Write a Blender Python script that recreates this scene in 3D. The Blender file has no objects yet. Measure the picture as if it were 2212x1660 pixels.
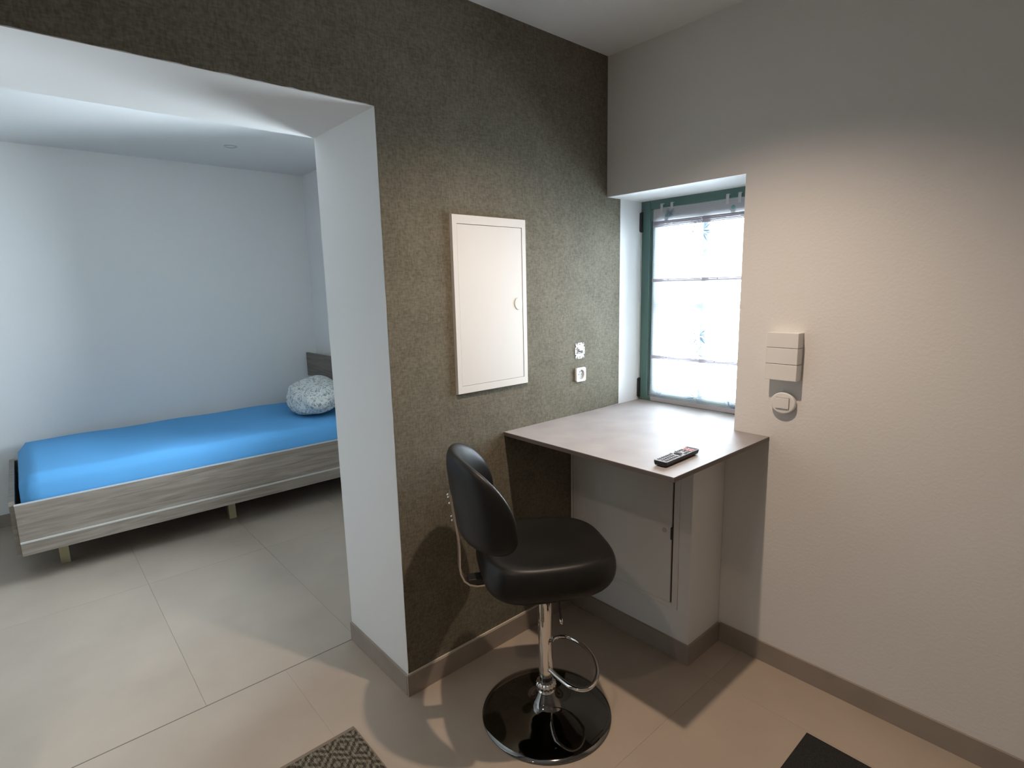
import bpy, bmesh, math, random
from mathutils import Vector, Matrix
random.seed(4)
sc = bpy.context.scene
col = sc.collection
R = math.radians

# ------------------------------------------------------------------ camera
cam_d = bpy.data.cameras.new('camera')
cam = bpy.data.objects.new('camera', cam_d)
col.objects.link(cam)
yaw, pitch, roll = R(48.5896), R(-9.8328), R(-1.2935)
fw = Vector((-math.sin(yaw)*math.cos(pitch), math.cos(yaw)*math.cos(pitch), math.sin(pitch)))
rt = Vector((math.cos(yaw), math.sin(yaw), 0))
up = rt.cross(fw)
rt2 = rt*math.cos(roll) + up*math.sin(roll)
up2 = -rt*math.sin(roll) + up*math.cos(roll)
M = Matrix((rt2, up2, -fw)).transposed().to_4x4()
M.translation = (1.68034, -2.08318, 1.51209)
cam.matrix_world = M
cam_d.sensor_width = 36
cam_d.lens = 36*1199.95/2212
cam_d.clip_start = 0.02
sc.camera = cam

# ------------------------------------------------------------------ world, lamps, exposure
world = bpy.data.worlds.new('sky'); sc.world = world
world.use_nodes = True
bg = world.node_tree.nodes['Background']
bg.inputs['Color'].default_value = (0.80, 0.90, 1.0, 1)
bg.inputs['Strength'].default_value = 50.0
sc.view_settings.view_transform = 'Standard'
sc.view_settings.look = 'None'
sc.view_settings.exposure = 0.12
sc.view_settings.gamma = 1.0
sc.view_settings.use_curve_mapping = False

def portal(name, loc, rot, sx, sy):
    d = bpy.data.lights.new(name, 'AREA'); d.shape = 'RECTANGLE'; d.size = sx; d.size_y = sy
    d.cycles.is_portal = True
    o = bpy.data.objects.new(name, d); col.objects.link(o); o.location = loc; o.rotation_euler = rot
    return o
portal('desk_window_portal', (0.325, 0.47, 1.42), (R(-90), 0, 0), 0.64, 0.97)
portal('bedroom_window_portal', (-1.29, .30, 1.56), (R(-90), 0, 0), .94, 1.12)

def spot(name, loc, power, color, size=150, blend=0.9, rad=0.03):
    d = bpy.data.lights.new(name, 'SPOT'); d.energy = power; d.color = color
    d.spot_size = R(size); d.spot_blend = blend; d.shadow_soft_size = rad
    o = bpy.data.objects.new(name, d); col.objects.link(o); o.location = loc
    return o
WARM = (1.0, 0.78, 0.61)
LAMPS = [(0.785, -0.83, 86, 0.020), (0.90, -2.42, 28, 0.03), (2.3, -2.42, 10, 0.03), (2.3, -0.85, 4, 0.03), (1.6, -3.9, 12, 0.03)]
for i, (x, y, p, r_) in enumerate(LAMPS):
    spot('lamp_light', (x, y, 2.475), p, WARM, rad=r_, size=(126 if i == 0 else 125), blend=(1 if i == 0 else .9))

# ------------------------------------------------------------------ helpers
def tag(o, label=None, cat=None, group=None, kind=None):
    if label: o['label'] = label
    if cat: o['category'] = cat
    if group: o['group'] = group
    if kind: o['kind'] = kind
    return o
def empty(name, loc, label, cat, rz=0, group=None):
    o = bpy.data.objects.new(name, None); col.objects.link(o)
    o.location = loc; o.rotation_euler = (0, 0, rz); o.empty_display_size = .05
    return tag(o, label, cat, group)
def link(name, bm, mat, parent=None, smooth=False, local=True, bevel=0, segs=2):
    """local=False: geometry is in world coordinates, the parent has a location"""
    me = bpy.data.meshes.new(name)
    bmesh.ops.recalc_face_normals(bm, faces=bm.faces[:])
    bm.to_mesh(me); bm.free()
    for m in (mat if isinstance(mat, (list, tuple)) else [mat]): me.materials.append(m)
    o = bpy.data.objects.new(name, me); col.objects.link(o)
    if parent:
        o.parent = parent
        if not local:
            root = parent; T = Matrix.Identity(4)
            chain = []
            while root: chain.append(root); root = root.parent
            for q in reversed(chain):
                T = T @ q.matrix_parent_inverse @ q.matrix_basis
            me.transform(T.inverted())
    if smooth:
        for p in me.polygons: p.use_smooth = True
    if bevel:
        b = o.modifiers.new('bevel', 'BEVEL'); b.width = bevel; b.segments = segs; b.limit_method = 'ANGLE'
        b.harden_normals = False
    return o
def bx(bm, x0, x1, y0, y1, z0, z1, mi=0):
    vs = [bm.verts.new(p) for p in ((x0,y0,z0),(x1,y0,z0),(x1,y1,z0),(x0,y1,z0),(x0,y0,z1),(x1,y0,z1),(x1,y1,z1),(x0,y1,z1))]
    fs = []
    for f in ((0,3,2,1),(4,5,6,7),(0,1,5,4),(1,2,6,5),(2,3,7,6),(3,0,4,7)):
        q = bm.faces.new([vs[i] for i in f]); q.material_index = mi; fs.append(q)
    return vs
def box(name, b, mat, parent=None, local=False, bevel=0, **k):
    bm = bmesh.new(); bx(bm, *b)
    return link(name, bm, mat, parent, local=local, bevel=bevel, **k)
def prism(bm, pts, a, b, axis='z', mi=0):
    """polygon pts extruded between a and b along axis; pts in the other two axes (cyclic order xyz)"""
    def P(u, v, w):
        return {'z': (u, v, w), 'x': (w, u, v), 'y': (u, w, v)}[axis]
    A = [bm.verts.new(P(u, v, a)) for u, v in pts]; B = [bm.verts.new(P(u, v, b)) for u, v in pts]
    n = len(pts)
    bm.faces.new(A[::-1]).material_index = mi; bm.faces.new(B).material_index = mi
    for i in range(n):
        bm.faces.new((A[i], A[(i+1) % n], B[(i+1) % n], B[i])).material_index = mi
def lathe(bm, prof, seg=48, cx=0, cy=0):
    rings = []
    for r, z in prof:
        if r < 1e-6: rings.append([bm.verts.new((cx, cy, z))])
        else: rings.append([bm.verts.new((cx + r*math.cos(2*math.pi*i/seg), cy + r*math.sin(2*math.pi*i/seg), z)) for i in range(seg)])
    for a, b in zip(rings, rings[1:]):
        for i in range(seg):
            j = (i+1) % seg
            if len(a) == 1 and len(b) == 1: continue
            if len(a) == 1: bm.faces.new((a[0], b[i], b[j]))
            elif len(b) == 1: bm.faces.new((a[i], a[j], b[0]))
            else: bm.faces.new((a[i], a[j], b[j], b[i]))
def tube(bm, pts, r, seg=12, closed=False):
    pts = [Vector(p) for p in pts]; n = len(pts); rings = []
    ref = None
    for i, p in enumerate(pts):
        if closed: t = (pts[(i+1) % n] - pts[i-1]).normalized()
        else: t = (pts[min(i+1, n-1)] - pts[max(i-1, 0)]).normalized()
        if ref is None: ref = t.orthogonal().normalized()
        a = (ref - t*ref.dot(t)).normalized(); ref = a; b = t.cross(a)
        rr = r[i] if isinstance(r, (list, tuple)) else r
        rings.append([bm.verts.new(p + (a*math.cos(2*math.pi*k/seg) + b*math.sin(2*math.pi*k/seg))*rr) for k in range(seg)])
    m = n if closed else n-1
    for i in range(m):
        A, B = rings[i], rings[(i+1) % n]
        for k in range(seg):
            bm.faces.new((A[k], A[(k+1) % seg], B[(k+1) % seg], B[k]))
    if not closed:
        bm.faces.new(rings[0][::-1]); bm.faces.new(rings[-1])

# ------------------------------------------------------------------ materials
def mat(name, color, rough=0.5, metal=0.0, spec=0.5, noise=None, bump=None, coat=0):
    """noise=(scale, amount[, stretch]) varies the colour; bump=(scale, strength)"""
    m = bpy.data.materials.new(name); m.use_nodes = True
    nt = m.node_tree; b = nt.nodes['Principled BSDF']
    b.inputs['Base Color'].default_value = (*color, 1)
    b.inputs['Roughness'].default_value = rough
    b.inputs['Metallic'].default_value = metal
    b.inputs['Specular IOR Level'].default_value = spec
    b.inputs['Coat Weight'].default_value = coat
    tc = nt.nodes.new('ShaderNodeTexCoord')
    if noise:
        n = nt.nodes.new('ShaderNodeTexNoise'); n.inputs['Scale'].default_value = noise[0]
        n.inputs['Detail'].default_value = 5
        mp = nt.nodes.new('ShaderNodeMapping')
        if len(noise) > 2: mp.inputs['Scale'].default_value = noise[2]
        nt.links.new(tc.outputs['Object'], mp.inputs[0]); nt.links.new(mp.outputs[0], n.inputs['Vector'])
        r = nt.nodes.new('ShaderNodeValToRGB')
        a = noise[1]
        r.color_ramp.elements[0].position = .3; r.color_ramp.elements[1].position = .7
        r.color_ramp.elements[0].color = (*[c*(1-a) for c in color], 1)
        r.color_ramp.elements[1].color = (*[min(1, c*(1+a)) for c in color], 1)
        nt.links.new(n.outputs['Fac'], r.inputs[0]); nt.links.new(r.outputs[0], b.inputs['Base Color'])
    if bump:
        n2 = nt.nodes.new('ShaderNodeTexNoise'); n2.inputs['Scale'].default_value = bump[0]; n2.inputs['Detail'].default_value = 4
        bp = nt.nodes.new('ShaderNodeBump'); bp.inputs['Strength'].default_value = bump[1]; bp.inputs['Distance'].default_value = .002
        nt.links.new(tc.outputs['Object'], n2.inputs['Vector']); nt.links.new(n2.outputs['Fac'], bp.inputs['Height'])
        nt.links.new(bp.outputs[0], b.inputs['Normal'])
    return m
def woven_wallpaper():
    m = bpy.data.materials.new('linen_wallpaper'); m.use_nodes = True
    nt = m.node_tree; b = nt.nodes['Principled BSDF']; b.inputs['Roughness'].default_value = .85
    b.inputs['Specular IOR Level'].default_value = .25
    tc = nt.nodes.new('ShaderNodeTexCoord')
    def nz(scale, stretch, detail=6):
        mp = nt.nodes.new('ShaderNodeMapping'); mp.inputs['Scale'].default_value = stretch
        n = nt.nodes.new('ShaderNodeTexNoise'); n.inputs['Scale'].default_value = scale; n.inputs['Detail'].default_value = detail
        nt.links.new(tc.outputs['Object'], mp.inputs[0]); nt.links.new(mp.outputs[0], n.inputs['Vector']); return n
    a = nz(190, (1, 1, .3)); c = nz(190, (1, .3, 1)); d = nz(9, (1, 1, 1), 6)
    ad = nt.nodes.new('ShaderNodeMath'); ad.operation = 'ADD'
    nt.links.new(a.outputs['Fac'], ad.inputs[0]); nt.links.new(c.outputs['Fac'], ad.inputs[1])
    ad2 = nt.nodes.new('ShaderNodeMath'); ad2.operation = 'MULTIPLY_ADD'; ad2.inputs[1].default_value = .45
    nt.links.new(d.outputs['Fac'], ad2.inputs[0]); nt.links.new(ad.outputs[0], ad2.inputs[2])
    r = nt.nodes.new('ShaderNodeValToRGB')
    mr = nt.nodes.new('ShaderNodeMapRange'); mr.inputs[1].default_value = .75; mr.inputs[2].default_value = 1.7
    nt.links.new(ad2.outputs[0], mr.inputs[0]); nt.links.new(mr.outputs[0], r.inputs[0])
    r.color_ramp.elements[0].position = .2; r.color_ramp.elements[1].position = .8
    r.color_ramp.elements[0].color = (.110, .100, .072, 1); r.color_ramp.elements[1].color = (.195, .178, .135, 1)
    nt.links.new(r.outputs[0], b.inputs['Base Color'])
    bp = nt.nodes.new('ShaderNodeBump'); bp.inputs['Strength'].default_value = .35; bp.inputs['Distance'].default_value = .001
    nt.links.new(ad.outputs[0], bp.inputs['Height']); nt.links.new(bp.outputs[0], b.inputs['Normal'])
    return m
def wood(name, c0, c1, stretch=(18, 1.2, 18), rough=.5):
    m = bpy.data.materials.new(name); m.use_nodes = True
    nt = m.node_tree; b = nt.nodes['Principled BSDF']; b.inputs['Roughness'].default_value = rough
    tc = nt.nodes.new('ShaderNodeTexCoord'); mp = nt.nodes.new('ShaderNodeMapping'); mp.inputs['Scale'].default_value = stretch
    n = nt.nodes.new('ShaderNodeTexNoise'); n.inputs['Scale'].default_value = 2.2; n.inputs['Detail'].default_value = 7; n.inputs['Distortion'].default_value = 1.2
    nt.links.new(tc.outputs['Object'], mp.inputs[0]); nt.links.new(mp.outputs[0], n.inputs['Vector'])
    r = nt.nodes.new('ShaderNodeValToRGB'); r.color_ramp.elements[0].position = .32; r.color_ramp.elements[1].position = .68
    r.color_ramp.elements[0].color = (*c0, 1); r.color_ramp.elements[1].color = (*c1, 1)
    nt.links.new(n.outputs['Fac'], r.inputs[0]); nt.links.new(r.outputs[0], b.inputs['Base Color'])
    return m
def sheer(name, transp, color, through=None):
    m = bpy.data.materials.new(name); m.use_nodes = True
    nt = m.node_tree; nt.nodes.remove(nt.nodes['Principled BSDF']); out = nt.nodes['Material Output']
    t = nt.nodes.new('ShaderNodeBsdfTransparent'); tl = nt.nodes.new('ShaderNodeBsdfTranslucent'); df = nt.nodes.new('ShaderNodeBsdfDiffuse')
    tl.inputs[0].default_value = (*(through or color), 1); df.inputs[0].default_value = (*color, 1)
    mx = nt.nodes.new('ShaderNodeMixShader'); mx.inputs[0].default_value = .5
    nt.links.new(tl.outputs[0], mx.inputs[1]); nt.links.new(df.outputs[0], mx.inputs[2])
    m2 = nt.nodes.new('ShaderNodeMixShader')
    # horizontal thread lines make the weave a little denser here and there
    tc = nt.nodes.new('ShaderNodeTexCoord'); w = nt.nodes.new('ShaderNodeTexWave'); w.bands_direction = 'Z'
    w.inputs['Scale'].default_value = 40; w.inputs['Distortion'].default_value = 1.5
    nt.links.new(tc.outputs['Object'], w.inputs['Vector'])
    mr = nt.nodes.new('ShaderNodeMapRange'); mr.inputs[3].default_value = 1-transp-.05; mr.inputs[4].default_value = 1-transp+.05
    nt.links.new(w.outputs['Fac'], mr.inputs[0]); nt.links.new(mr.outputs[0], m2.inputs[0])
    nt.links.new(t.outputs[0], m2.inputs[1]); nt.links.new(mx.outputs[0], m2.inputs[2])
    nt.links.new(m2.outputs[0], out.inputs[0])
    return m
def glass():
    m = bpy.data.materials.new('window_glass'); m.use_nodes = True
    nt = m.node_tree; nt.nodes.remove(nt.nodes['Principled BSDF']); out = nt.nodes['Material Output']
    t = nt.nodes.new('ShaderNodeBsdfTransparent'); t.inputs[0].default_value = (.95, .97, .97, 1)
    g = nt.nodes.new('ShaderNodeBsdfGlossy'); g.inputs['Roughness'].default_value = .01
    f = nt.nodes.new('ShaderNodeFresnel'); f.inputs[0].default_value = 1.45
    mx = nt.nodes.new('ShaderNodeMixShader')
    nt.links.new(f.outputs[0], mx.inputs[0]); nt.links.new(t.outputs[0], mx.inputs[1]); nt.links.new(g.outputs[0], mx.inputs[2])
    nt.links.new(mx.outputs[0], out.inputs[0]); return m
def rug_mat():
    m = bpy.data.materials.new('woven_rug'); m.use_nodes = True
    nt = m.node_tree; b = nt.nodes['Principled BSDF']; b.inputs['Roughness'].default_value = .95; b.inputs['Specular IOR Level'].default_value = .1
    tc = nt.nodes.new('ShaderNodeTexCoord')
    sep = nt.nodes.new('ShaderNodeSeparateXYZ'); nt.links.new(tc.outputs['Object'], sep.inputs[0])
    def mth(op, a, b_=None, c=None):
        n = nt.nodes.new('ShaderNodeMath'); n.operation = op
        for i, q in enumerate((a, b_, c)):
            if q is None: continue
            if isinstance(q, (int, float)): n.inputs[i].default_value = q
            else: nt.links.new(q, n.inputs[i])
        return n.outputs[0]
    X, Y = sep.outputs[0], sep.outputs[1]
    # short diagonal stitches in rows, broken into nested lozenges
    zig = mth('PINGPONG', Y, .045)
    loz = mth('SINE', mth('MULTIPLY', mth('ADD', mth('PINGPONG', X, .06), zig), 210.0))
    row = mth('SINE', mth('MULTIPLY', Y, 480.0))
    st = mth('SINE', mth('MULTIPLY', mth('ADD', X, mth('MULTIPLY', Y, .9)), 900.0))
    nz = nt.nodes.new('ShaderNodeTexNoise'); nz.inputs['Scale'].default_value = 240; nt.links.new(tc.outputs['Object'], nz.inputs['Vector'])
    v = mth('ADD', mth('MULTIPLY', loz, .19), mth('MULTIPLY', mth('MULTIPLY_ADD', row, .5, st), .20))
    v = mth('ADD', v, nz.outputs['Fac'])
    r = nt.nodes.new('ShaderNodeValToRGB'); r.color_ramp.elements[0].position = .3; r.color_ramp.elements[1].position = .85
    r.color_ramp.elements[0].color = (.030, .027, .020, 1); r.color_ramp.elements[1].color = (.27, .25, .20, 1)
    nt.links.new(v, r.inputs[0]); nt.links.new(r.outputs[0], b.inputs['Base Color'])
    bp = nt.nodes.new('ShaderNodeBump'); bp.inputs['Distance'].default_value = .002; bp.inputs['Strength'].default_value = .8
    nt.links.new(v, bp.inputs['Height']); nt.links.new(bp.outputs[0], b.inputs['Normal'])
    return m
def pillow_mat():
    m = bpy.data.materials.new('flowered_cotton'); m.use_nodes = True
    nt = m.node_tree; b = nt.nodes['Principled BSDF']; b.inputs['Roughness'].default_value = .9
    tc = nt.nodes.new('ShaderNodeTexCoord')
    n = nt.nodes.new('ShaderNodeTexNoise'); n.inputs['Scale'].default_value = 42; n.inputs['Detail'].default_value = 5; n.inputs['Roughness'].default_value = .75; n.inputs['Distortion'].default_value = 1
    nt.links.new(tc.outputs['Object'], n.inputs['Vector'])
    r = nt.nodes.new('ShaderNodeValToRGB'); r.color_ramp.elements[0].position = .49; r.color_ramp.elements[1].position = .60
    r.color_ramp.elements[0].color = (.72, .74, .72, 1); r.color_ramp.elements[1].color = (.24, .28, .28, 1)
    nt.links.new(n.outputs['Fac'], r.inputs[0]); nt.links.new(r.outputs[0], b.inputs['Base Color'])
    return m

PAPER = woven_wallpaper()
PLASTER = mat('white_plaster', (.74, .73, .71), .8, spec=.3, bump=(90, .35))
PLASTER_FINE = mat('smooth_white_plaster', (.76, .76, .75), .75, spec=.3, bump=(40, .12))
CEIL = mat('white_ceiling_paint', (.74, .74, .73), .85, spec=.2)
TILE = mat('beige_stone_tile', (.40, .335, .27), .42, noise=(3.0, .07), bump=(25, .06))
GROUT = mat('grey_grout', (.30, .275, .245), .9)
SKIRT = mat('skirting_tile', (.30, .255, .215), .5, noise=(9, .08))
CAULK = mat('cream_sealant', (.62, .57, .49), .7)
ENAMEL = mat('white_enamel', (.74, .73, .70), .35, spec=.4)
DARK = mat('dark_gap', (.02, .02, .018), .7)
LAMINATE = mat('grey_stone_laminate', (.30, .278, .27), .55, noise=(7, .10), spec=.25)
LAMEDGE = mat('laminate_edge', (.17, .14, .125), .5)
GREEN = mat('green_painted_wood', (.085, .165, .148), .45, bump=(60, .1))
HINGE = mat('dark_hinge_metal', (.02, .022, .024), .5)
BLACK_LEATHER = mat('black_leather', (.011, .0105, .010), .42, spec=.32, bump=(500, .10), noise=(8, .15))
CHROME = mat('chrome', (.80, .79, .77), .05, metal=1)
BLACK_CHROME = mat('dark_mirror_chrome', (.21, .205, .195), .06, metal=1)
STEEL = mat('brushed_steel', (.62, .60, .56), .3, metal=1)
BLACK_PLASTIC = mat('black_plastic', (.012, .012, .013), .42)
SILVER_PLASTIC = mat('silver_plastic', (.36, .38, .41), .7, noise=(300, .08), spec=.12)
RUBBER = mat('grey_rubber_key', (.025, .026, .03), .6, spec=.2)
RED_KEY = mat('faded_red_key', (.50, .10, .08), .55, spec=.2)
KEYPAD_GREY = mat('slate_key', (.07, .085, .10), .8, spec=.1)
WHITE_PLASTIC = mat('white_plastic', (.80, .80, .79), .35)
GREY_PLASTIC = mat('pale_grey_plastic', (.52, .52, .50), .4)
ZINC = mat('zinc_plate', (.62, .62, .64), .5)
SHEET = mat('blue_cotton', (.12, .38, .72), .85, spec=.2, bump=(12, .25))
OAK = wood('grey_oak', (.21, .172, .14), (.345, .295, .25))
OAK_DARK = wood('dark_grey_oak', (.125, .10, .08), (.21, .172, .14), stretch=(1.2, 18, 18))
EDGE = mat('lit_edge_and_sealant', (.55, .53, .50), .5)  # pale tone: painted light on the bed rail edges, also the window sealant
BRASS = mat('brass_foot', (.45, .40, .25), .4, metal=.6)
RUG = rug_mat()
BINDING = mat('taupe_rug_binding', (.20, .165, .13), .9, bump=(200, .4))
BLACKMAT = mat('black_woven_mat', (.012, .012, .011), .9, noise=(300, .8), bump=(400, .5))
PILLOW = pillow_mat()
CURTAIN = sheer('sheer_white_cloth', .50, (.92, .94, .98), (.36, .375, .40))
CURTAIN_BAND = sheer('denser_white_cloth', .06, (.84, .82, .86), (.11, .108, .115))
TAPE = sheer('lilac_grey_tape', .0, (.62, .56, .62), (.048, .045, .050))
PRINT = sheer('printed_blue_thread', .0, (.35, .47, .62), (.07, .10, .13))
GLASS = glass()

def struct(o): o['kind'] = 'structure'; return o
H = 2.5; HB = 0.932; WR = 0.651; ZR = 1.910; YW = 0.266; T = 0.472; D0 = -1.154; D1 = -2.30; HD = 2.085
XR = 3.3; YB = -4.6       # far sides of the room, behind the camera
BX = -3.25; BY = -0.09; BYB = -4.4

# ------------------------------------------------------------------ setting
# floor: screed + large tiles as pieces
fl = struct(box('floor', (BX-.1, XR+.1, YB-.1, .5, -.12, -.0025), GROUT))
gx = [BX-.1]; x = -.47-2.4
while x < XR+.1: gx.append(x); x += 1.2
gx.append(XR+.1)
gy = [YB-.1]; y = -1.14-3.0
while y < .1: gy.append(y); y += .6
gy.append(.1); g = .0005
cache = {}
gy2 = [YB-.1, -3.85, -2.65, -1.45, -.25, .1]
for i in range(len(gx)-1):
    ys = gy if gx[i] < -.48 else gy2
    for j in range(len(ys)-1):
        w, d = gx[i+1]-gx[i], ys[j+1]-ys[j]
        if w < .03 or d < .03: continue
        g = .0005 if gx[i] < -.48 else .00025
        key = (round(w, 3), round(d, 3), g)
        if key not in cache:
            o = box('floor_tile', (g, w-g, g, d-g, -.0024, 0), TILE, local=True); cache[key] = o.data; new = o
        else:
            new = bpy.data.objects.new('floor_tile', cache[key]); col.objects.link(new)
        new.parent = fl; new.location = (gx[i], ys[j], 0)
box('threshold_joint', (-.4725, -.4685, D1, D0, -.002, .0004), mat('joint_sealant', (.13, .12, .105), .8), fl)
struct(box('ceiling', (BX-.1, XR+.1, YB-.1, .5, H, H+.1), CEIL))

# wall between the rooms, with the doorway
bm = bmesh.new()
bx(bm, -T, 0, D0, YW+.2, 0, H)
bx(bm, -T, 0, D1, D0, HD, H)
bx(bm, -T, 0, YB, D1, 0, H)
wl = struct(link('wall_left', bm, PLASTER_FINE))
# the wallpaper sheet: covers the face, ends slightly ragged at the opening and in the window recess
def ragged(a, b, n, amp):
    out = []
    for i in range(n+1):
        t = i/n; out.append((a[0]+(b[0]-a[0])*t + random.uniform(-amp, amp), a[1]+(b[1]-a[1])*t + random.uniform(-amp, amp)))
    return out
e = .0018
pts = [(0, H), (0, ZR+.001)] + [(0.098, ZR+.001)] + ragged((.098, ZR-.01), (.099, HB+.002), 30, .0006) + [(0, HB)] + [(0, .002), (D0+.0005, .002)]
pts += ragged((D0+.001, .08), (D0+.001, HD-.01), 40, .0008) + ragged((D0, HD+.002), (D1, HD+.002), 40, .0016) + [(D1, .002), (YB, .002), (YB, H)]
bm = bmesh.new(); prism(bm, pts, 0.0002, .0018, 'x')
wp = link('wallpaper', bm, PAPER, wl); wp['label'] = 'dark olive grey linen-textured wallpaper'
box('wallpaper_seam', (.0018, .0022, -.6065, -.6050, HB, 1.112), LAMEDGE, wl)

# wall with the window recess
bm = bmesh.new()
bx(bm, -.02, WR, 0, .5, ZR, H)
bx(bm, WR, XR+.1, 0, .5, 0, H)
bx(bm, -.02, WR, 0, .5, 0, HB-.018)
ww = struct(link('wall_back', bm, PLASTER))
bm = bmesh.new()   # smooth painted lining of the recess
prism(bm, [(0.0, ZR), (0.0, ZR-.0015)] + [(WR, ZR-.0015), (WR, ZR)], .001, .5, 'y')
bx(bm, 0.0005, .0014, .10, YW+.02, HB, ZR)
link('recess_lining', bm, PLASTER_FINE, ww)
struct(box('wall_right', (XR, XR+.1, YB, 0, 0, H), PLASTER))
struct(box('wall_front', (-T, XR+.1, YB-.1, YB, 0, H), PLASTER))
# boxed-in pier below the worktop
struct(box('wall_pier', (0, .622, -.242, 0, 0, HB-.0165), PLASTER_FINE, bevel=.003))
# bedroom walls
struct(box('wall_bedroom_far', (BX-.1, BX, BYB-.1, BY+.1, 0, H), PLASTER_FINE))
bm = bmesh.new()
wx0, wx1, wz0, wz1 = -1.76, -.82, 1.0, 2.12
bx(bm, BX, wx0, BY, BY+.35, 0, H); bx(bm, wx1, -T, BY, BY+.35, 0, H)
bx(bm, wx0, wx1, BY, BY+.35, 0, wz0); bx(bm, wx0, wx1, BY, BY+.35, wz1, H)
struct(link('wall_bedroom_end', bm, PLASTER_FINE))
struct(box('wall_bedroom_near', (BX, -T, BYB-.1, BYB, 0, H), PLASTER_FINE))
bm = bmesh.new(); yw = BY+.26
for b in ((wx0, wx0+.05, wz0, wz1), (wx1-.05, wx1, wz0, wz1), (wx0+.05, wx1-.05, wz0, wz0+.05), (wx0+.05, wx1-.05, wz1-.05, wz1)):
    bx(bm, b[0], b[1], yw, yw+.05, b[2], b[3])
w2 = struct(link('window_2', bm, GREEN))
box('pane', (wx0+.05, wx1-.05, yw+.02, yw+.025, wz0+.024, wz1-.05), GLASS, w2)

# skirting tiles
bb = .084; bt = .009
def skirt(name, b, joints=()):
    o = struct(box(name, b, SKIRT, bevel=.001)); return o
s = skirt('baseboard_left', (.0018, bt+.0018, D0-bt, -.242-bt, 0, bb))
box('sealant_line', (.0018, .0075, D0-bt+.001, -.242-bt, bb, bb+.006), CAULK, s)
skirt('baseboard_jamb', (-T, -.0005, D0-bt, D0, 0, bb))
skirt('baseboard_pier_front', (.011, .622+bt, -.242-bt, -.242, 0, bb))
skirt('baseboard_pier_side', (.622, .622+bt, -.242, -bt, 0, bb))
s = skirt('baseboard_back', (.622+bt, XR, -bt, 0, 0, bb))
skirt('baseboard_right', (XR-bt, XR, YB, -bt, 0, bb))
skirt('baseboard_bedroom_end', (BX, -T, BY-bt, BY, 0, bb))
skirt('baseboard_bedroom_far', (BX, BX+bt, BYB, BY-bt, 0, bb))

# ------------------------------------------------------------------ window
win = struct(link('window_1', (lambda bm: (bx(bm, -.012, .052, YW, YW+.06, HB-.0175, 1.9115), bx(bm, .60, .66, YW, YW+.06, HB-.0175, 1.9115),
      bx(bm, .052, .60, YW, YW+.06, 1.868, 1.9115), bx(bm, .052, .60, YW, YW+.06, HB-.0175, .958)) and bm)(bmesh.new()), GREEN, bevel=.003))
bm = bmesh.new()   # casement inside the frame
c0, c1, z0, z1 = .0535, .5985, .9595, 1.8665
bx(bm, c0, c0+.042, YW+.004, YW+.05, z0, z1); bx(bm, c1-.042, c1, YW+.004, YW+.05, z0, z1)
bx(bm, c0+.042, c1-.042, YW+.004, YW+.05, z1-.055, z1); bx(bm, c0+.042, c1-.042, YW+.004, YW+.05, z0, z0+.024)
link('casement', bm, GREEN, win, bevel=.003)
box('casement_bead', (c0+.0085, c0+.0105, YW+.0015, YW+.0045, z0+.024, z1-.055), HINGE, win)
o = box('glazing_bar', (.322, .344, YW+.02, YW+.045, z0+.024, z1-.055), GREEN, win, bevel=.002)
o = box('glazing_bar', (c0+.042, c1-.042, YW+.018, YW+.046, 1.400, 1.418), GREEN, win, bevel=.002)
for i in range(2):
    for j in range(2):
        xa, xb_ = ((c0+.042, .322), (.344, c1-.042))[i]; za, zb = ((z0+.024, 1.400), (1.418, z1-.055))[j]
        box('pane', (xa, xb_, YW+.030, YW+.034, za, zb), GLASS, win)
for za, zb in ((1.765, 1.86), (.945, 1.045)):
    bm = bmesh.new(); bx(bm, .001, .012, YW-.008, YW, za, zb)
    tube(bm, [(.004, YW-.010, za+.004), (.004, YW-.010, zb-.004)], .006, 10)
    o = link('hinge', bm, HINGE, win)
# strip of sealant beside the frame
box('sealant_line', (.0015, .006, YW-.004, YW, 1.045, 1.765), EDGE, win)

# curtain: a thin cloth panel hung on the casement
cu = empty('curtain', (.30, YW-.012, HB+.004), 'sheer white cafe curtain with pale seed-head print hanging over the green window', 'curtain')
def cloth(zlo, zhi, x0=.079, x1=.585, yoff=0, thick=.0008, nx=40, nz=24, curl=True):
    bm = bmesh.new(); grid = {}
    for s_ in range(1):
        for i in range(nx+1):
            for k in range(nz+1):
                u = i/nx; w = k/nz; z = zlo+(zhi-zlo)*w
                xx = x0+(x1-x0)*u + (.004*math.sin(w*3.1)-.004*(1-w) if i == 0 else 0)
                yy = YW-.012+yoff + .0022*math.sin(u*19+z*3)*(.3+.7*(1-abs(2*w-1))) - (.008*math.exp(-((z-HB)/.03)**2) if curl else 0)
                # hem corners are softly rounded
                rad = .012
                if curl and i == 0 and z < zlo+rad: xx += rad-math.sqrt(max(0, rad*rad-(zlo+rad-z)**2))
                grid[s_, i, k] = bm.verts.new((xx, yy-s_*thick, z))
    for i in range(nx):
        for k in range(nz):
            bm.faces.new((grid[0,i,k], grid[0,i+1,k], grid[0,i+1,k+1], grid[0,i,k+1]))
    return bm
link('cloth', cloth(.9385, 1.792), CURTAIN, cu, local=False, smooth=True)
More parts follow.
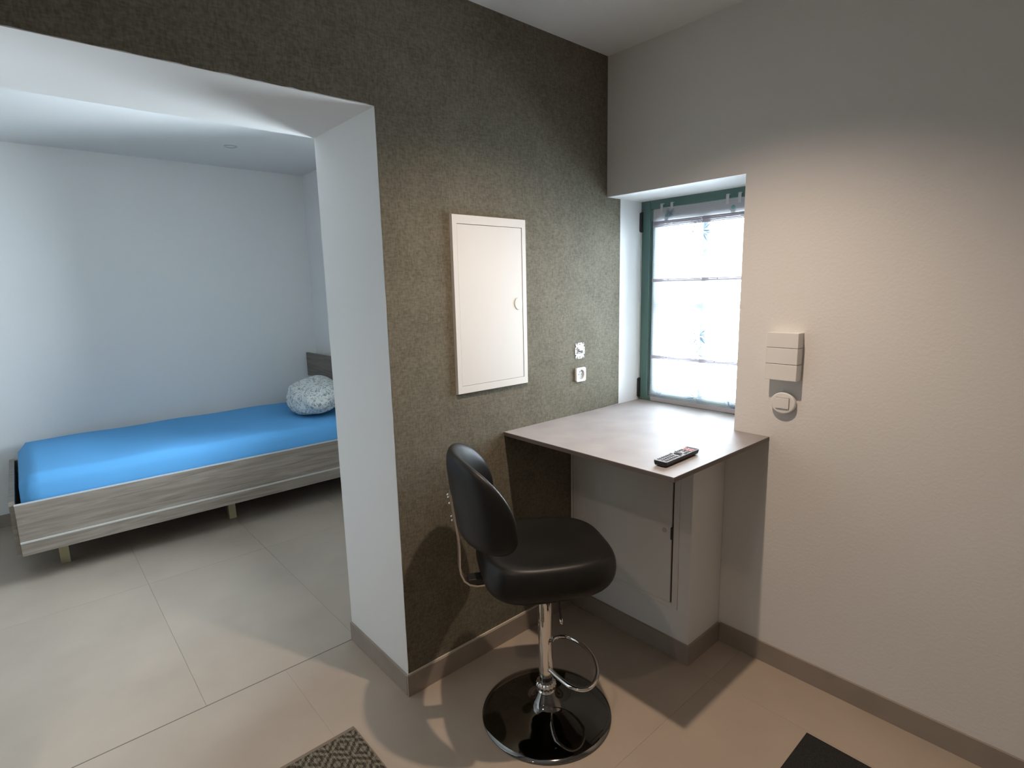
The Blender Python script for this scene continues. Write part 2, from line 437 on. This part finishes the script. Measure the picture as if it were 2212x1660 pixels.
# top band with two round holes cut out
def band():
    bm = bmesh.new(); za, zb = 1.792, 1.865; xa, xb_ = .079, .585; holes = [(.152, 1.828), (.478, 1.828)]; r = .0095
    yf, yb = YW-.0128, YW-.0115
    cuts = [xa]
    for hx, hz in holes: cuts += [hx-.03, hx+.03]
    cuts.append(xb_)
    for k in (0, 2, 4): bm.faces.new([bm.verts.new(p) for p in ((cuts[k], yf, za), (cuts[k+1], yf, za), (cuts[k+1], yf, zb), (cuts[k], yf, zb))])
    for hx, hz in holes:
        n = 32; outer = []; inner = []
        for i in range(n):
            a = 2*math.pi*i/n; c, s_ = math.cos(a), math.sin(a)
            m = min(.03/abs(c) if abs(c) > 1e-6 else 9, ((zb-hz) if s_ > 0 else (hz-za))/abs(s_) if abs(s_) > 1e-6 else 9)
            outer.append((hx+c*m, hz+s_*m)); inner.append((hx+c*r, hz+s_*r))
        for y_ in (yf,):
            vo = [bm.verts.new((p[0], y_, p[1])) for p in outer]; vi = [bm.verts.new((p[0], y_, p[1])) for p in inner]
            for i in range(n): bm.faces.new((vo[i], vo[(i+1) % n], vi[(i+1) % n], vi[i]))
    return bm
link('top_band', band(), CURTAIN_BAND, cu, local=False)
box('hem', (.088, .585, YW-.0215, YW-.0205, .9390, .958), CURTAIN_BAND, cu)
for z, h_ in ((1.793, .014), (1.531, .0075), (1.160, .0085)):
    bm = bmesh.new(); bm.faces.new([bm.verts.new(p) for p in ((.0795, YW-.0165, z-h_), (.585, YW-.0165, z-h_), (.585, YW-.0165, z+h_), (.0795, YW-.0165, z+h_))])
    link('tape', bm, TAPE, cu, local=False)
for xx in (.17, .42):
    for z in (1.531, 1.160):
        bm = bmesh.new(); prism(bm, [(xx+.0022*math.cos(a*math.pi/4), z+.002+.0022*math.sin(a*math.pi/4)) for a in range(8)], YW-.0175, YW-.0164, 'y')
        link('rivet', bm, HINGE, cu, local=False)
for hx in (.152, .478):
    bm = bmesh.new(); n = 32; pr = []
    for i in range(n):
        a = 2*math.pi*i/n; pr.append((.0165 + (.006 if abs(a-1.5*math.pi) < .5 else 0), a))
    for y_ in (YW-.0150,):
        vo = [bm.verts.new((hx+q*math.cos(a), y_, 1.828+q*math.sin(a))) for q, a in pr]; vi = [bm.verts.new((hx+.0095*math.cos(a), y_, 1.828+.0095*math.sin(a))) for q, a in pr]
        for i in range(n): bm.faces.new((vo[i], vo[(i+1) % n], vi[(i+1) % n], vi[i]))
    link('eyelet', bm, CURTAIN_BAND, cu, local=False)
    for dx in (-.028, .026):
        bm = bmesh.new(); bx(bm, hx+dx-.0065, hx+dx+.0065, YW-.0145, YW-.0125, 1.845, 1.886); bx(bm, hx+dx-.0065, hx+dx+.0065, YW-.0145, YW-.0003, 1.884, 1.8865)
        link('hook_tab', bm, GREY_PLASTIC, cu, local=False)
# printed seed heads: fine radiating threads
bm = bmesh.new()
rnd = random.Random(8)
for (px, pz, rr, n_) in ((.335, 1.745, .075, 130), (.332, 1.655, .055, 60), (.335, 1.275, .08, 150), (.325, 1.19, .05, 60), (.33, .985, .06, 70), (.13, .965, .05, 50), (.50, .96, .06, 50), (.17, 1.84, .028, 50)):
    for i in range(n_):
        a = rnd.uniform(0, 2*math.pi); r0 = rr*rnd.uniform(.05, .4); r1 = rr*rnd.uniform(.55, 1)
        w = .0006; c, s_ = math.cos(a), math.sin(a)
        ps = [(px+c*r0-s_*w, pz+s_*r0+c*w), (px+c*r1-s_*w, pz+s_*r1+c*w), (px+c*r1+s_*w, pz+s_*r1-c*w), (px+c*r0+s_*w, pz+s_*r0-c*w)]
        if any(not (.945 < q[1] < 1.86 and .085 < q[0] < .57) for q in ps): continue
        bm.faces.new([bm.verts.new((q[0], YW-.0162, q[1])) for q in ps])
o = link('printed_seed_head', bm, PRINT, cu, local=False); o['kind'] = 'stuff'

# ------------------------------------------------------------------ worktop
wt = empty('desk_worktop', (.4, -.3, HB-.016), 'grey stone-look worktop running from the olive wall into the window recess', 'desk')
L = [(.0019, -.652), (.792, -.652), (.792, -.0005), (WR-.0005, -.0005), (WR-.0005, YW-.0005), (.0019, YW-.0005)]
bm = bmesh.new(); prism(bm, L, HB-.0035, HB, 'z')
link('laminate_top', bm, LAMINATE, wt, local=False, bevel=.0006)
bm = bmesh.new(); prism(bm, L, HB-.016, HB-.0035, 'z')
link('edge_board', bm, LAMEDGE, wt, local=False)

# ------------------------------------------------------------------ access panel on the pier
ap = empty('meter_cupboard', (.29, -.242, .5), 'painted metal cupboard front below the worktop with small round lock', 'cupboard')
yp = -.2425
bm = bmesh.new()
bx(bm, .003, .011, yp-.010, yp, .215, .9155); bx(bm, .014, .031, yp-.007, yp, .215, .9155); bx(bm, .5455, .570, yp-.006, yp, .215, .9155)
bx(bm, .031, .5455, yp-.006, yp, .215, .236)
link('frame', bm, ENAMEL, ap, local=False, bevel=.0015)
box('shadow_gap', (.5385, .5450, yp-.0012, yp, .238, .9155), DARK, ap)
dr = box('door', (.033, .538, yp-.009, yp, .238, .9155), ENAMEL, ap, bevel=.0015)
bm = bmesh.new(); prism(bm, [(.508+.010*math.cos(a*math.pi/12), .542+.010*math.sin(a*math.pi/12)) for a in range(24)], yp-.012, yp-.009, 'y')
link('lock', bm, GREY_PLASTIC, dr, local=False, bevel=.001)
box('catch', (.5370, .5460, yp-.0125, yp-.003, .512, .562), HINGE, ap)

# ------------------------------------------------------------------ fuse cabinet on the olive wall
fc = empty('fuse_cabinet', (0, -.7025, 1.12), 'white flush metal fuse cabinet door with round knob on the olive wall', 'cabinet')
y0, y1, z0, z1 = -.884, -.5215, 1.119, 1.778
bm = bmesh.new()
def ringframe(bm, o_, i_, xb, xt):
    # frame between outer rect o_ and inner rect i_, thickness xb..xt
    def rect(r, x_): return [bm.verts.new((x_, r[a], r[b])) for a, b in ((0, 2), (1, 2), (1, 3), (0, 3))]
    A = rect(o_, xb); B = rect((o_[0]+.003, o_[1]-.003, o_[2]+.003, o_[3]-.003), xt); C_ = rect(i_, xt); D_ = rect(i_, xb)
    for P_, Q in ((A, B), (B, C_), (C_, D_), (D_, A)):
        for i in range(4): bm.faces.new((P_[i], P_[(i+1) % 4], Q[(i+1) % 4], Q[i]))
ringframe(bm, (y0, y1, z0, z1), (y0+.0225, y1-.0225, z0+.0305, z1-.0335), .002, .014)
link('frame', bm, ENAMEL, fc, local=False)
box('shadow_gap', (.002, .0042, y0+.022, y1-.022, z0+.030, z1-.033), DARK, fc)
door = box('door', (.0042, .0128, y0+.0240, y1-.0245, z0+.0315, z1-.0352), ENAMEL, fc, bevel=.0008)
bm = bmesh.new(); prism(bm, [(-.569+.0205*math.cos(a*math.pi/24), 1.449+.0235*math.sin(a*math.pi/24)) for a in range(48)], .0128, .0155, 'x')
link('knob', bm, ENAMEL, door, local=False, bevel=.0012)

# ------------------------------------------------------------------ socket and uncovered switch insert
so = empty('wall_socket', (.002, -.189, 1.115), 'white square wall socket just above the worktop on the olive wall', 'socket')
bm = bmesh.new(); n = 32; cy, cz, r_ = -.189, 1.115, .0225; hs = .0315
outer = []; inner = []
for i in range(n):
    a = 2*math.pi*(i+.5)/n; c, s_ = math.cos(a), math.sin(a); m_ = hs/max(abs(c), abs(s_)); outer.append((cy+c*m_, cz+s_*m_)); inner.append((cy+c*r_, cz+s_*r_))
vo = [bm.verts.new((.0125, *p)) for p in outer]; vi = [bm.verts.new((.0125, *p)) for p in inner]
vb = [bm.verts.new((.002, *p)) for p in outer]; vd = [bm.verts.new((.004, *p)) for p in inner]
for i in range(n):
    j = (i+1) % n
    for A, B in ((vo, vi), (vb, vo), (vi, vd)): bm.faces.new((A[i], A[j], B[j], B[i]))
link('cover_plate', bm, WHITE_PLASTIC, so, local=False)
bm = bmesh.new(); prism(bm, [(cy+.0222*math.cos(a*math.pi/16), cz+.0222*math.sin(a*math.pi/16)) for a in range(32)], .0035, .0050, 'x')
link('well', bm, GREY_PLASTIC, so, local=False)
for dy in (-.0095, .0095):
    bm = bmesh.new(); prism(bm, [(cy+dy+.0024*math.cos(a*math.pi/5), cz+.0024*math.sin(a*math.pi/5)) for a in range(10)], .0050, .0054, 'x')
    link('pin_hole', bm, DARK, so, local=False)
bm = bmesh.new(); prism(bm, [(cy+.0018*math.cos(a*math.pi/5), cz+.011+.0018*math.sin(a*math.pi/5)) for a in range(10)], .0050, .0095, 'x')
link('earth_pin', bm, STEEL, so, local=False)

si = empty('switch_insert', (.002, -.189, 1.223), 'bare metal switch insert without its cover above the wall socket', 'switch')
cy, cz = -.189, 1.2235
out = [(-.014, -.036), (.014, -.036), (.019, -.018), (.033, -.016), (.033, .016), (.019, .018), (.014, .036), (-.014, .036), (-.019, .018), (-.033, .016), (-.033, -.016), (-.019, -.018)]
bm = bmesh.new(); prism(bm, [(cy+a, cz+b) for a, b in out], .002, .0045, 'x')
link('support_plate', bm, ZINC, si, local=False, bevel=.0005)
for sa in (-1, 1):
    for sb in (-1, 1):
        bm = bmesh.new(); prism(bm, [(cy+sa*a, cz+sb*b) for a, b in ((.014, .016), (.021, .013), (.031, .031), (.026, .036), (.021, .033))], .002, .004, 'x')
        o = link('claw_tab', bm, ZINC, si, local=False)
        for (a, b) in ((.026, .031), (.027, .009)):
            bm = bmesh.new(); prism(bm, [(cy+sa*a+.0022*math.cos(q*math.pi/4), cz+sb*b+.0022*math.sin(q*math.pi/4)) for q in range(8)], .0038, .0048, 'x')
            link('screw_hole', bm, DARK, si, local=False)
bm = bmesh.new(); bx(bm, .0045, .0080, cy-.0165, cy+.0165, cz-.013, cz+.017)
link('rocker_mount', bm, WHITE_PLASTIC, si, local=False, bevel=.001)
for (a, b, c, d) in ((-.0155, .0155, -.006, .0005), (-.0155, -.008, .0005, .009), (.000, .0155, -.0115, -.0072), (-.0145, -.001, -.0112, -.0085)):
    box('mechanism_slot', (.0080, .0085, cy+a, cy+b, cz+c, cz+d), DARK, si)
box('mounting_slot', (.0045, .0048, cy-.007, cy+.004, cz+.0280, cz+.0310), DARK, si)
box('printed_mark', (.0045, .0048, cy-.007, cy+.005, cz-.0305, cz-.0275), DARK, si)

# ------------------------------------------------------------------ devices on the back wall at the right
wb = empty('wall_unit', (.83, 0, 1.16), 'shallow white wall box of three stacked panels beside the worktop', 'box')
x0, x1, dpt = .7805, .8920, .046
zs = [1.160, 1.2185, 1.2775, 1.3320]
box('back_body', (x0+.0015, x1-.0015, -dpt+.002, -.0005, zs[0]+.001, zs[3]-.001), DARK, wb)
for k in range(3):
    box('front_panel', (x0, x1, -dpt, -.0005, zs[k]+(.0007 if k else 0), zs[k+1]-(.0007 if k < 2 else 0)), ENAMEL, wb, bevel=.0015)
ls = empty('light_switch', (.84, 0, 1.07), 'round white rocker switch under the three-panel wall box', 'switch')
cx, cz = .8400, 1.0720
bm = bmesh.new(); prism(bm, [(cx+.044*math.cos(a*math.pi/24), cz+.040*math.sin(a*math.pi/24)) for a in range(48)], -.020, -.0005, 'y')
link('round_plate', bm, ENAMEL, ls, local=False, bevel=.004)
box('rocker_gap', (cx-.0245, cx+.0245, -.0206, -.0195, cz-.0205, cz+.0205), DARK, ls)
box('rocker', (cx-.0235, cx+.0235, -.0245, -.0195, cz-.0195, cz+.0195), ENAMEL, ls, bevel=.001)

# ------------------------------------------------------------------ remote control
rc = empty('remote_control', (.700, -.489, HB), 'slim black remote control with silver keypad lying on the grey worktop', 'remote', rz=R(1.5))
bm = bmesh.new()
secs = [(.0155, 0.0, .006), (.0205, .004, .0), (.0235, .012, .0), (.0240, .0185, .0)]
ringv = []
for hw, z, ins in secs:
    hl = .1045 - ins - (.006 if z < .003 else 0)
    c = .004; P_ = []
    for sx, sy in ((1, 1), (-1, 1), (-1, -1), (1, -1)):
        for t in ((0, 1, 2) if sx*sy > 0 else (2, 1, 0)):
            a = t*math.pi/4
            P_.append((sx*(hw-c+c*math.cos(a)), sy*(hl-c+c*math.sin(a)), z))
    ringv.append([bm.verts.new(p) for p in P_])
n = len(ringv[0])
for A, B in zip(ringv, ringv[1:]):
    for i in range(n): bm.faces.new((A[i], A[(i+1) % n], B[(i+1) % n], B[i]))
bm.faces.new(ringv[0][::-1]); bm.faces.new(ringv[-1])
link('body', bm, BLACK_PLASTIC, rc, smooth=False)
kp = box('keypad', (-.0218, .0218, -.1015, .1015, .0183, .0192), SILVER_PLASTIC, rc, local=True)
box('end_cap', (-.0205, .0205, .086, .1005, .0190, .0197), KEYPAD_GREY, rc, local=True)
def keyshape(nm, kx, ky, w, h, m, par):
    o = box(nm, (-w, w, -h, h, 0, .0016), m, par, local=True, bevel=.0006); o.location = (kx, ky, .0191); return o
km = None
for j in range(7):
    for i in range(3):
        if km is None: km = keyshape('key', 0, 0, .0046, .0031, RUBBER, rc); k = km
        else:
            k = km.copy(); col.objects.link(k)
        k.location = (-.0135+.0135*i, -.090+.0112*j, .0191)
for j in range(3):
    for i in range(3):
        if j == 0 and i == 1: continue
        k = km.copy(); col.objects.link(k); k.location = (-.0140+.0140*i, .033+.0105*j, .0191)
bm = bmesh.new(); lathe(bm, [(0, .0192), (.0135, .0192), (.0140, .0205), (.0120, .0212), (.0060, .0208), (.0055, .0216), (0, .0218)], 28, 0, 0)
o = link('navigation_ring', bm, KEYPAD_GREY, rc, smooth=True); o.location = (0, .006, 0)
for sx in (-1, 1):
    for sy in (-1, 1):
        k = km.copy(); col.objects.link(k); k.location = (sx*.0165, .006+sy*.0155, .0191)
rk = None
for (kx, ky) in ((-.013, .064), (.0005, .064), (.014, .064), (-.013, .077), (.0, .0775), (.0135, .077)):
    if rk is None: rk = keyshape('red_key', 0, 0, .0056, .0048, RED_KEY, rc); k = rk
    else:
        k = rk.copy(); col.objects.link(k)
    k.location = (kx, ky, .0191); k['label'] = 'faded red key'

# ------------------------------------------------------------------ bar stool
SX, SY = .414, -.836
ang = R(60)
st = empty('bar_stool', (SX, SY, 0), 'black padded swivel bar stool with chrome column and round mirror base', 'stool', rz=ang)
# in stool coordinates +X is the direction the sitter faces (towards the right of the picture), -Y towards the camera
bm = bmesh.new()
lathe(bm, [(0, .001), (.224, .001), (.2305, .002), (.2315, .0045), (.229, .0075), (.215, .0115), (.19, .019), (.16, .0235), (.13, .0285), (.10, .035), (.078, .042), (.062, .050), (.052, .058), (.044, .068), (.038, .078), (.034, .086), (.031, .0905)], 96)
link('base', bm, BLACK_CHROME, st, smooth=True)
bm = bmesh.new()
lathe(bm, [(.023, .088), (.031, .090), (.0325, .094), (.0275, .0965), (.0270, .100), (.0330, .1045), (.0355, .112), (.0355, .118), (.0320, .126), (.0265, .129), (.022, .130)], 96)
for v in bm.verts:
    if .1035 < v.co.z < .1275:
        f_ = 1+.045*math.cos(16*math.atan2(v.co.y, v.co.x)); v.co.x *= f_; v.co.y *= f_
link('collar', bm, CHROME, st, smooth=True)
bm = bmesh.new(); lathe(bm, [(.0225, .128), (.0225, .152)], 32); link('gas_piston', bm, BLACK_CHROME, st, smooth=True)
bm = bmesh.new(); lathe(bm, [(.0215, .150), (.0240, .1502), (.0252, .152), (.0252, .530), (.0, .530)], 48)
link('column', bm, CHROME, st, smooth=False)
for p in st.children[-1].data.polygons: p.use_smooth = abs(p.normal.z) < .5
# foot ring
pts = []
def arc(cx_, cy_, r1, r2, a0, a1, n_): return [(cx_+r1*math.cos(a0+(a1-a0)*i/n_), cy_+r2*math.sin(a0+(a1-a0)*i/n_)) for i in range(n_+1)]
ZRING = .186
half = [(.010, .030), (.034, .090), (.055, .128), (.085, .149), (.118, .142), (.150, .110), (.170, .065), (.178, .015)]
ring = [(x_, -y_) for x_, y_ in half] + half[::-1]
# smooth the bend of the bar a little, the two ends stay open at the column
P2 = ring
for _ in range(2):
    q = [P2[0]]
    for i in range(len(P2)-1):
        a, b = P2[i], P2[i+1]
        q += [(a[0]*.75+b[0]*.25, a[1]*.75+b[1]*.25), (a[0]*.25+b[0]*.75, a[1]*.25+b[1]*.75)]
    P2 = q + [P2[-1]]
bm = bmesh.new(); tube(bm, [(.004, -.020, ZRING)] + [(a, b, ZRING) for a, b in P2] + [(.004, .020, ZRING)], .0078, 12)
link('foot_ring', bm, CHROME, st, smooth=True)
# lever
bm = bmesh.new(); tube(bm, [(.03, -.02, .520), (.036, -.030, .495), (.040, -.036, .44), (.045, -.042, .385), (.046, -.044, .372)], .0042, 10)
lv = link('height_lever', bm, BLACK_PLASTIC, st, smooth=True)
bm = bmesh.new(); tube(bm, [(.0449, -.0419, .387), (.0461, -.0441, .371), (.0464, -.0448, .366)], [.0055, .0058, .003], 12)
link('lever_tip', bm, CHROME, lv, smooth=True)
# mounting plate
box('mounting_plate', (-.265, -.15, -.024, .024, .541, .562), BLACK_PLASTIC, st, local=True, bevel=.003)
# seat cushion
def sup(a, ax, ay, n_):
    c, s_ = math.cos(a), math.sin(a)
    return (ax*math.copysign(abs(c)**(2/n_), c), ay*math.copysign(abs(s_)**(2/n_), s_))
bm = bmesh.new(); N = 72; rings = []
prof = [(.30, .5315), (.66, .5315), (.80, .534), (.91, .546), (.975, .566), (1.0, .592), (.995, .622), (.965, .645), (.92, .659), (.86, .664), (.72, .659), (.55, .654), (.3, .652)]
for sc_, z in prof:
    ring_ = []
    for i in range(N):
        a = 2*math.pi*i/N; x_, y_ = sup(a, .228, .216, 3.6)
        x_ *= sc_; y_ *= sc_
        # front corners drawn in a little, rear edge lifted
        y_ *= 1-.15*max(0, x_/.228)**2
        zz = z + (.010*max(0, -x_/.24)**2 if z > .63 else 0) - (.008*max(0, x_/.24)**3 if z > .6 else 0)
        ring_.append(bm.verts.new((x_, y_, zz)))
    rings.append(ring_)
for A, B in zip(rings, rings[1:]):
    for i in range(N): bm.faces.new((A[i], A[(i+1) % N], B[(i+1) % N], B[i]))
bm.faces.new(rings[0][::-1]); bm.faces.new(rings[-1])
seat = link('seat', bm, BLACK_LEATHER, st, smooth=True)
ss = seat.modifiers.new('sub', 'SUBSURF'); ss.levels = 1; ss.render_levels = 1
# backrest
def back_pt(s_, z, off):
    th = s_*R(78); u = -.262 + .178*(1-math.cos(th)); v = .216*math.sin(th)
    u -= .12*(z-.68)
    nx, ny = -math.cos(th), math.sin(th)
    return (u+nx*off, v+ny*off, z)
ZC = .85
def outline(a):
    s_ = math.cos(a); q = abs(s_)
    if math.sin(a) >= 0: z = .815 + .190*(max(0, 1-q**2.6))**.54
    else: z = .815 - .105*(max(0, 1-q**6))**.33
    return s_, z
bm = bmesh.new(); N = 96; K = 12; T2 = .027
def ringpts(r, side):
    pts_ = []
    for i in range(N):
        s_, z = outline(2*math.pi*i/N)
        h_ = T2*(max(0, 1-r**5))**.5 * (1 if side > 0 else 1.0)
        pts_.append(back_pt(s_*r, ZC+(z-ZC)*r, side*h_))
    return pts_
rs = [.15, .35, .55, .7, .8, .88, .93, .965, .988, 1.0]
seq = [ringpts(r, 1) for r in rs] + [ringpts(r, -1) for r in rs[::-1][1:]]
V = [[bm.verts.new(p) for p in q] for q in seq]
for A, B in zip(V, V[1:]):
    for i in range(N): bm.faces.new((A[i], A[(i+1) % N], B[(i+1) % N], B[i]))
bm.faces.new(V[0][::-1]); bm.faces.new(V[-1])
bk = link('backrest', bm, BLACK_LEATHER, st, smooth=True)
# bracket: flat steel strip
path = [(-.3125, .862), (-.3085, .83), (-.3005, .76), (-.2935, .715), (-.291, .68), (-.292, .61), (-.290, .587), (-.279, .560), (-.262, .545), (-.238, .5375), (-.200, .5375)]
bm = bmesh.new(); A_ = []
for i, (u, z) in enumerate(path):
    a = Vector(path[min(i+1, len(path)-1)]) - Vector(path[max(i-1, 0)]); nrm = Vector((-a.y, a.x)).normalized()*.003
    A_.append([bm.verts.new((u+nrm.x*k, w, z+nrm.y*k)) for k, w in ((-1, -.025), (1, -.025), (1, .025), (-1, .025))])
for P_, Q in zip(A_, A_[1:]):
    for i in range(4): bm.faces.new((P_[i], P_[(i+1) % 4], Q[(i+1) % 4], Q[i]))
bm.faces.new(A_[0]); bm.faces.new(A_[-1][::-1])
br = link('bracket', bm, STEEL, st)
sm = None
for (z, v) in ((.848, 0), (.852, .014), (.832, -.012), (.782, 0), (.764, .008)):
    u = -.3155 + (.862-z)*.118
    if sm is None:
        bm = bmesh.new(); lathe(bm, [(0, 0), (.0045, 0), (.0045, .002), (.003, .0048), (0, .0055)], 12)
        sm = link('screw', bm, CHROME, br, smooth=True); k = sm
    else: k = sm.copy(); col.objects.link(k)
    k.location = (u-.003, v, z); k.rotation_euler = (0, R(-90), 0)

# ------------------------------------------------------------------ rug and mat
rg = empty('rug', (.30, -1.9, 0), 'grey flatwoven rug corner with taupe binding near the doorway', 'rug')
box('woven_field', (.0185, .68, -2.9, -1.387, .001, .0085), RUG, rg)
bm = bmesh.new(); bx(bm, .0055, .0185, -2.9, -1.384, .001, .0095)
link('binding', bm, BINDING, rg, local=False, bevel=.002)
bm = bmesh.new(); bx(bm, .0185, .68, -1.387, -1.3835, .001, .009)
link('hem', bm, BINDING, rg, local=False)
dm = tag(box('door_mat', (1.088, 1.62, -1.15, -.27, .001, .012), BLACKMAT, bevel=.003), 'black floor mat at the bottom right corner of the picture', 'mat')

# ------------------------------------------------------------------ bedroom
bd = empty('bed', (-2.65, -1.2, 0), 'grey oak bed frame with tall headboard in the bedroom', 'bed')
fx = -2.10
sr = box('side_rail', (fx-.025, fx, -2.22, -.19, .247, .447), OAK, bd, bevel=.001)
box('lit_edge', (fx-.025, fx+.0005, -2.22, -.19, .447, .451), EDGE, sr)  # pale strip paints the light caught along the rail's top edge
lr = box('lower_rail', (fx-.030, fx+.012, -2.22, -.19, .172, .240), OAK, bd, bevel=.001)
box('lit_edge', (fx-.030, fx+.0125, -2.22, -.19, .240, .247), EDGE, lr)  # light on the protruding ledge, put into the strip's pale colour
box('side_rail', (-3.235, -3.21, -2.22, -.19, .172, .447), OAK, bd)
box('foot_board', (-3.21, fx-.030, -2.24, -2.215, .172, .46), OAK, bd)
box('slat_base', (-3.21, fx-.030, -2.21, -.19, .26, .29), OAK_DARK, bd)
hb = box('headboard', (-3.235, fx, -.190, -.165, .78, .985), OAK_DARK, bd, bevel=.002)
box('headboard_panel', (-3.235, fx, -.165, -.145, .172, .80), ENAMEL, bd)
for (x_, y_) in ((-2.31, -1.15), (-2.31, -2.05), (-3.05, -1.15), (-3.05, -2.05), (-2.31, -.30), (-3.05, -.30)):
    bm = bmesh.new(); prism(bm, [(-.02, 0), (.02, 0), (.005, .24), (-.04, .24)], -.022, .022, 'y')
    o = link('leg', bm, BRASS, bd); o.location = (x_+2.65, y_+1.2, .001)
# mattress with fitted sheet
bm = bmesh.new()
nx, ny = 30, 44; G = {}
X0, X1, Y0, Y1 = -3.205, -2.132, -2.19, -.20
def edge(t, r_): # rounding towards the sides
    return t
for i in range(nx+1):
    for j in range(ny+1):
        u = i/nx; v = j/ny; x_ = X0+(X1-X0)*u; y_ = Y0+(Y1-Y0)*v
        dxe = min(x_-X0, X1-x_); dye = min(y_-Y0, Y1-y_); r_ = .06
        z = .580
        for d_ in (dxe, dye):
            if d_ < r_: z -= r_-math.sqrt(max(0, r_*r_-(r_-d_)**2))
        z += .004*math.sin(x_*9+y_*2)+.003*math.sin(y_*11+x_*3)
        # a fold running down the front corner
        f_ = abs((y_+.55)*.75 - (x_+2.17)*1.0); z -= .012*math.exp(-(f_/.02)**2)*(1 if x_ > -2.45 else 0)*max(0, (x_+2.45)/.3)
        G[i, j] = bm.verts.new((x_, y_, z))
for i in range(nx):
    for j in range(ny): bm.faces.new((G[i,j], G[i+1,j], G[i+1,j+1], G[i,j+1]))
border = [(i, 0) for i in range(nx)] + [(nx, j) for j in range(ny)] + [(i, ny) for i in range(nx, 0, -1)] + [(0, j) for j in range(ny, 0, -1)]
low = [bm.verts.new((G[b].co.x, G[b].co.y, .292)) for b in border]
for k in range(len(border)):
    k2 = (k+1) % len(border); bm.faces.new((G[border[k]], low[k], low[k2], G[border[k2]]))
bm.faces.new(low)
ms = link('mattress', bm, SHEET, smooth=True)
tag(ms, 'mattress in a bright blue fitted sheet lying in the bed frame', 'mattress')
# pillow
bm = bmesh.new(); bmesh.ops.create_icosphere(bm, subdivisions=4, radius=1)
rp = random.Random(3); off = [rp.uniform(0, 6) for _ in range(6)]
for v in bm.verts:
    c = v.co
    x_ = math.copysign(abs(c.x)**.75, c.x)*.30; y_ = math.copysign(abs(c.y)**.8, c.y)*.19; z_ = math.copysign(abs(c.z)**.8, c.z)*.115
    f = 1+.05*math.sin(c.x*5+off[0])+.04*math.sin(c.y*7+off[1]+c.z*3)+.03*math.sin(c.x*11+c.z*6+off[2])
    v.co = (x_*f, y_*f, z_*(1+.06*math.sin(c.x*8+off[3])) if c.z > 0 else z_*.9)
pl = link('pillow', bm, PILLOW, smooth=True)
pl.location = (-2.57, -.41, .715); pl.rotation_euler = (R(14), R(6), R(-8))
tag(pl, 'plump white pillow with small grey flower print at the head of the bed', 'pillow')

# ceiling spotlights
def downlight(x_, y_, label, group=None, on=True):
    t = empty('ceiling_spotlight', (x_, y_, H), label, 'spotlight', group=group)
    bm = bmesh.new(); lathe(bm, [(.030, -.0005), (.042, -.0005), (.042, -.004), (.032, -.006), (.030, -.004)], 32)
    link('trim_ring', bm, STEEL, t)
    bm = bmesh.new(); lathe(bm, [(0, -.001), (.030, -.001), (.030, -.003), (0, -.0032)], 24)
    link('lens', bm, WHITE_PLASTIC if on else HINGE, t)
downlight(-2.55, -.846, 'small recessed steel spotlight in the bedroom ceiling')
for i, (x_, y_, p, r_) in enumerate(LAMPS):
    where = ('directly above the front corner of the grey worktop', 'above the rug, facing the doorway', 'in the middle of the living room', 'nearest the window wall on the side away from the doorway', 'at the rear of the living room')[i]
    downlight(x_, y_, 'recessed steel ceiling spotlight ' + where, group='living room ceiling spotlights')
